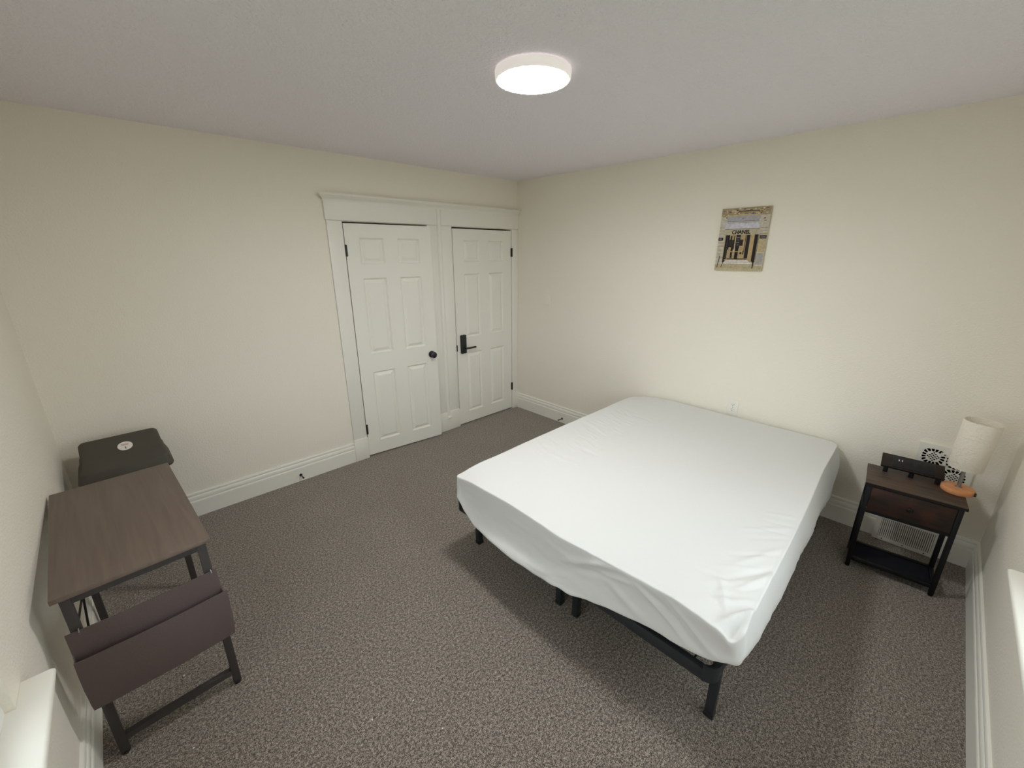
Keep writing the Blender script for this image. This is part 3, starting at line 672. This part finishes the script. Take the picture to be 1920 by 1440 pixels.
sl_ = sv.build('slats', M['vent'], vt); sl_['kind'] = 'stuff'
for y in (-0.100, 0.0, 0.100):
    MB().lathe([(0, 0), (0.0035, 0), (0.003, 0.0015), (0, 0.002)], 10, Matrix.Translation((vx, y, vz0+0.013)) @ Matrix.Rotation(-PI/2, 4, 'Y'), closed=False).build('screw', M['slot'], vt)

def curve_plate(name, outer, holes, depth, m, parent, mtx):
    """flat plate with real holes: filled 2D curve turned into a mesh"""
    cu = bpy.data.curves.new(name, 'CURVE'); cu.dimensions = '2D'; cu.fill_mode = 'BOTH'; cu.extrude = depth/2
    for poly in [outer]+holes:
        s = cu.splines.new('POLY'); s.points.add(len(poly)-1)
        for pt, (x, y) in zip(s.points, poly): pt.co = (x, y, 0, 1)
        s.use_cyclic_u = True
    tmp = bpy.data.objects.new(name, cu); COL.objects.link(tmp)
    dg = bpy.context.evaluated_depsgraph_get(); me = bpy.data.meshes.new_from_object(tmp.evaluated_get(dg))
    bpy.data.objects.remove(tmp)
    me.transform(mtx); me.materials.clear(); me.materials.append(m)
    o = bpy.data.objects.new(name, me); COL.objects.link(o); o.parent = parent
    return o
gr = empty('wall_grille', (0, -3.626, 0.582)); tag(gr, 'white ornamental wall grille with lattice openings behind the lamp', 'vent')
GW, GH = 0.250, 0.252
holes = []
def blob(cx, cy, rx, ry, ang=0.0, n=10, p=2.6):
    pts = []
    for i in range(n):
        a = 2*PI*i/n; c, s = math.cos(a), math.sin(a)
        x = rx*math.copysign(abs(c)**(2/p), c); y = ry*math.copysign(abs(s)**(2/p), s)
        pts.append((cx+x*math.cos(ang)-y*math.sin(ang), cy+x*math.sin(ang)+y*math.cos(ang)))
    return pts
for cx in (-0.053, 0.053):
    for cy in (-0.051, 0.051):
        for i in range(4):
            for j in range(4):
                u, w = (i-1.5)*0.0112, (j-1.5)*0.0112
                x, y = (u-w)*0.72, (u+w)*0.72
                holes.append(blob(cx+x, cy+y, 0.0059, 0.0053, 0, 4, 2))
        for i in range(16):                                        # elongated openings fanning round the lattice
            a0, a1 = 2*PI*i/16, 2*PI*(i+1)/16; pl = []
            def pt_(r, a): k = 1/max(abs(math.cos(a)), abs(math.sin(a)))**0.45; return (cx+r*k*math.cos(a), cy+r*k*math.sin(a))
            g0 = 0.055; am = (a0+a1)/2; h = (a1-a0)/2
            for r, q in ((0.0315, -h+0.085), (0.0345, -h+0.060), (0.0455, -h+g0*0.8), (0.0495, -h+0.09), (0.0495, h-0.09), (0.0455, h-g0*0.8), (0.0345, h-0.060), (0.0315, h-0.085)): pl.append(pt_(r, am+q))
            holes.append([(max(-.1085, min(.1085, x)), y) for x, y in pl])
outer = [(-GW/2, -GH/2), (GW/2, -GH/2), (GW/2, GH/2), (-GW/2, GH/2)]
toY = Matrix(((0, 0, -1, -0.010), (-1, 0, 0, 0), (0, 1, 0, 0), (0, 0, 0, 1)))   # plate x -> -y, plate y -> z
curve_plate('grille_plate', outer, holes, 0.004, M['grille'], gr, toY)
MB().box(-0.003, -0.001, -0.108, 0.108, -0.108, 0.108).build('grille_back', M['black_hole'], gr)  # flat black sheet stands in for the unlit duct behind the holes
MB().box(-0.0085, -0.0, -GW/2, -0.110, -GH/2, GH/2).box(-0.0085, 0, 0.110, GW/2, -GH/2, GH/2).box(-0.0085, 0, -0.110, 0.110, 0.110, GH/2).box(-0.0085, 0, -0.110, 0.110, -GH/2, -0.110).build('grille_rim', M['grille'], gr)
tb_ = MB().box(-0.0150, -0.0122, -0.026, 0.026, 0.066, 0.090).build('damper_tab', M['grille'], gr, bevel=0.002)
MB().lathe([(0, 0), (0.0045, 0), (0.0035, 0.002), (0, 0.0025)], 12, Matrix.Translation((-0.0150, 0.008, 0.078)) @ Matrix.Rotation(-PI/2, 4, 'Y'), closed=False).build('screw', M['brass'], tb_)

# ------------------------------------------------------------------ wall outlet, switch plate
ou = empty('wall_outlet', (0, -2.434, 0.640)); tag(ou, 'white duplex wall outlet just above the mattress', 'outlet')
MB().box(-0.006, 0, -0.040, 0.040, -0.062, 0.062).build('cover_plate', M['plate'], ou, bevel=0.0025)
for z in (-0.021, 0.021):
    s = MB().prism(blob(0, z, 0.0175, 0.0150, 0, 16, 3.2), 'x', -0.0085, -0.005).build('socket', M['plate'], ou)
    sl2 = MB()
    sl2.box(-0.0092, -0.0085, -0.0075, -0.0052, z+0.000, z+0.0085).box(-0.0092, -0.0085, 0.0052, 0.0075, z+0.001, z+0.0075).box(-0.0092, -0.0085, -0.0024, 0.0024, z-0.0095, z-0.0050)
    sl2.build('socket_slots', M['slot'], s)
MB().lathe([(0, 0), (0.003, 0), (0.0025, 0.001), (0, 0.0013)], 10, Matrix.Translation((-0.006, 0, 0)) @ Matrix.Rotation(-PI/2, 4, 'Y'), closed=False).build('screw', M['steel'], ou)
sw = empty('light_switch', (0, -0.468, 1.325)); tag(sw, 'pale light switch plate on the wall right of the corner door', 'light switch')
MB().box(-0.006, 0, -0.043, 0.043, -0.064, 0.064).build('cover_plate', M['wall'], sw, bevel=0.0025)
MB().prism([(-0.0052, -0.033), (-0.0110, -0.033), (-0.0072, 0.0), (-0.0068, 0.033), (-0.0052, 0.033)], 'y', -0.0165, 0.0165).build('rocker', M['wall'], sw)

# ------------------------------------------------------------------ door stops
def stop(loc, rotz, label):
    o = empty('door_stop', loc, rotz); tag(o, label, 'door stop', 'door stops on the baseboards')
    rx = rotx(PI/2)
    MB().lathe([(0, 0), (0.012, 0), (0.012, 0.004), (0.007, 0.009), (0, 0.009)], 16, rx, closed=False).build('base_plate', M['black'], o, smooth=True)
    MB().lathe([(0, 0.008), (0.0042, 0.008), (0.0042, 0.058), (0, 0.058)], 12, rx, closed=False).build('rod', M['black'], o, smooth=True)
    MB().lathe([(0, 0.056), (0.0065, 0.056), (0.0075, 0.060), (0.0070, 0.068), (0, 0.069)], 14, rx, closed=False).build('rubber_tip', M['black'], o, smooth=True)
stop((-2.534, -0.0204, 0.054), 0, 'black door stop on the baseboard left of the doors')
stop((-0.0204, -0.737, 0.050), -PI/2, 'black door stop on the baseboard beside the head of the bed')

# ------------------------------------------------------------------ picture
pc = empty('wall_picture', (0, -2.3135, 1.679)); tag(pc, 'small canvas print of a pale stone shop front above the bed', 'picture')
PW, PH, PT = 0.322, 0.428, 0.020
MB().box(-PT, -0.001, -PW/2, PW/2, 0, PH).build('canvas', M['canvas'], pc, bevel=0.002)
ink = []                               # (polygon in u,v ; colour) back to front, u to the right, v down
def iq(u0, v0, u1, v1, c): ink.append(([(u0, v0), (u1, v0), (u1, v1), (u0, v1)], c))
def ip(pts, c): ink.append((pts, c))
iq(0, 0, 1, 1, (208, 200, 184))
iq(0, 0, 1, .125, (172, 156, 128)); ip([(.10, .03), (.90, .03), (.90, .07), (.62, .055), (.38, .055), (.10, .075)], (204, 188, 146))
rnd = random.Random(5)
for i in range(90):
    u = rnd.random()*.94; v = rnd.random()*.11 if rnd.random() < .6 else .02+rnd.random()*.22
    if v > .12 and .13 < u < .82: continue
    iq(u, v, u+.025+rnd.random()*.03, v+.008+rnd.random()*.012, rnd.choice([(120, 98, 74), (206, 190, 150), (98, 84, 72), (166, 140, 104), (224, 214, 190), (140, 116, 110)]))
iq(.36, .045, .78, .062, (96, 80, 60))
ip([(.13, .135), (.30, .115), (.65, .115), (.82, .135), (.80, .215), (.15, .215)], (180, 178, 182))
ip([(.13, .12), (.47, .095), (.82, .12), (.82, .135), (.65, .117), (.30, .117), (.13, .137)], (214, 186, 120))
iq(.14, .205, .80, .212, (128, 124, 128))
ip([(.14, .225), (.80, .225), (.83, .325), (.10, .325)], (214, 212, 224)); ip([(.14, .225), (.80, .225), (.803, .24), (.137, .24)], (184, 180, 194))
iq(.06, .23, .10, .29, (214, 212, 210)); iq(.86, .22, .97, .31, (206, 200, 186))
iq(.10, .33, .83, .425, (196, 186, 160)); iq(.12, .325, .83, .337, (150, 138, 118))
for k in range(7):
    v = .54+.062*k; iq(0, v, .14, v+.006, (150, 142, 126)); iq(.86, v-.03, 1, v-.024, (150, 138, 112))
for k in range(3): iq(0, .30+.05*k, .10, .306+.05*k, (140, 134, 130)); iq(.85, .32+.045*k, 1, .326+.045*k, (150, 142, 128))
iq(.85, .42, .99, .70, (198, 180, 140)); iq(.86, .72, .99, .90, (176, 172, 170))
iq(.14, .425, .85, .86, (186, 162, 120))
ip([(.16, .425), (.225, .425), (.225, .80), (.19, .86), (.15, .87)], (28, 25, 24)); iq(.195, .44, .205, .80, (70, 76, 82))
ip([(.76, .425), (.83, .425), (.83, .86), (.80, .88), (.76, .84)], (24, 22, 22)); iq(.835, .425, .85, .82, (126, 118, 110))
iq(.225, .425, .25, .66, (34, 30, 26)); iq(.25, .50, .36, .62, (48, 42, 32)); iq(.265, .44, .30, .52, (30, 27, 24)); iq(.30, .62, .345, .80, (36, 31, 26))
iq(.34, .44, .37, .66, (40, 34, 28)); iq(.385, .425, .475, .64, (32, 36, 38)); iq(.40, .46, .46, .475, (140, 132, 110)); iq(.405, .50, .455, .51, (120, 120, 112)); iq(.40, .54, .46, .55, (150, 140, 116)); iq(.41, .58, .45, .588, (130, 126, 112))
iq(.475, .50, .54, .60, (36, 32, 28)); iq(.395, .64, .465, .815, (22, 20, 19)); iq(.30, .69, .55, .70, (206, 190, 150)); iq(.365, .44, .38, .70, (222, 204, 160))
iq(.50, .70, .54, .735, (40, 34, 28)); iq(.56, .68, .585, .74, (50, 42, 32))
iq(.60, .43, .675, .80, (30, 26, 23)); iq(.575, .425, .59, .70, (96, 78, 52)); iq(.675, .425, .755, .84, (196, 170, 122))
iq(.24, .805, .67, .82, (26, 22, 20)); iq(.185, .82, .76, .835, (180, 160, 120))
ip([(.235, .83), (.68, .83), (.78, .895), (.17, .895)], (226, 220, 216)); ip([(.215, .86), (.71, .86), (.72, .866), (.205, .866)], (186, 176, 172)); iq(.17, .895, .79, .905, (120, 108, 98))
iq(0, .925, 1, 1, (188, 174, 142)); iq(.06, .90, .85, .925, (196, 182, 150))
ip([(.075, .76), (.09, .76), (.055, .955), (.04, .955)], (26, 25, 26)); ip([(.165, .86), (.18, .86), (.145, .955), (.13, .955)], (26, 25, 26)); ip([(.80, .84), (.83, .84), (.815, .97), (.795, .97)], (24, 24, 26))
iq(0, .462, .105, .512, (20, 20, 24)); iq(.862, .442, .995, .492, (20, 20, 24))
iq(0, .965, 1, 1, (196, 184, 148))
me = bpy.data.meshes.new('print'); vs = []; fs = []; cols = []
for i, (poly, c) in enumerate(ink):
    b0 = len(vs); x = -PT-0.0006-0.000012*i
    for u, v in poly: vs.append((x, PW/2-0.001-u*(PW-0.002), PH-0.001-v*(PH-0.002)))
    fs.append(tuple(range(b0, len(vs)))[::-1]); cols += [(*lin(c), 1)]*len(poly)
me.from_pydata(vs, [], fs); ca = me.color_attributes.new('ink', 'FLOAT_COLOR', 'POINT')
for i, c in enumerate(cols): ca.data[i].color = c
me.materials.append(M['print'])
bmp = bmesh.new(); bmp.from_mesh(me)
for f_ in bmp.faces:
    f_.normal_update()
    if f_.normal.x > 0: f_.normal_flip()
bmp.to_mesh(me); bmp.free()
po = bpy.data.objects.new('print', me); COL.objects.link(po); po.parent = pc
def letters(txt, u, v, hgt, m, wid=None, bold=0.0):
    """text centred at (u,v) of the print, hgt in metres"""
    cu = bpy.data.curves.new('lettering', 'FONT'); cu.body = txt; cu.size = hgt/0.70; cu.align_x = 'CENTER'; cu.offset = bold; cu.extrude = 0.0001
    tmp = bpy.data.objects.new('lettering', cu); COL.objects.link(tmp)
    dg = bpy.context.evaluated_depsgraph_get(); tm = bpy.data.meshes.new_from_object(tmp.evaluated_get(dg)); bpy.data.objects.remove(tmp)
    xs = [q.co.x for q in tm.vertices]; sc = wid/(max(xs)-min(xs)) if wid else 1.0
    tm.transform(Matrix(((0, 0, -1, -PT-0.0026), (-sc, 0, 0, PW/2-u*PW), (0, 1, 0, PH-v*PH-hgt/2), (0, 0, 0, 1))))
    tm.materials.clear(); tm.materials.append(m)
    o = bpy.data.objects.new('lettering', tm); COL.objects.link(o); o.parent = po
INK = mat('black_ink', (24, 21, 19), 0.6, 0.2); WHT = mat('white_ink', (190, 188, 190), 0.6, 0.2)
letters('CHANEL', .468, .380, 0.0250, INK, 0.122, 0.0012)
letters('CHANEL', .928, .467, 0.0085, WHT, 0.034)
letters('NEL', .050, .487, 0.0085, WHT, 0.020)
letters('31', .468, .168, 0.0085, INK, 0.011)

# ------------------------------------------------------------------ lint flecks on the carpet
LINT = [(-2.809, -2.233, 'white lint fleck on the open carpet, the one nearest the bed'), (-2.969, -2.184, 'white lint fleck on the open carpet, nearest the desk of three'),
        (-2.782, -2.409, 'white lint fleck on the open carpet, nearest the bottom of the photo'), (-3.492, -1.426, 'white lint fleck on the carpet under the desk'),
        (-3.508, -1.805, 'white lint fleck on the carpet in front of the desk stretcher')]
for i, (x, y, lb) in enumerate(LINT):
    o = MB().box(-0.0032, 0.0032, -0.0018, 0.0018, 0.0, 0.0022).build('lint_fleck', M['lint'], None, bevel=0.0006, loc=(x, y, 0.0005), rot=(0, 0, i*1.3))
    tag(o, lb, 'lint', 'lint flecks on the carpet')
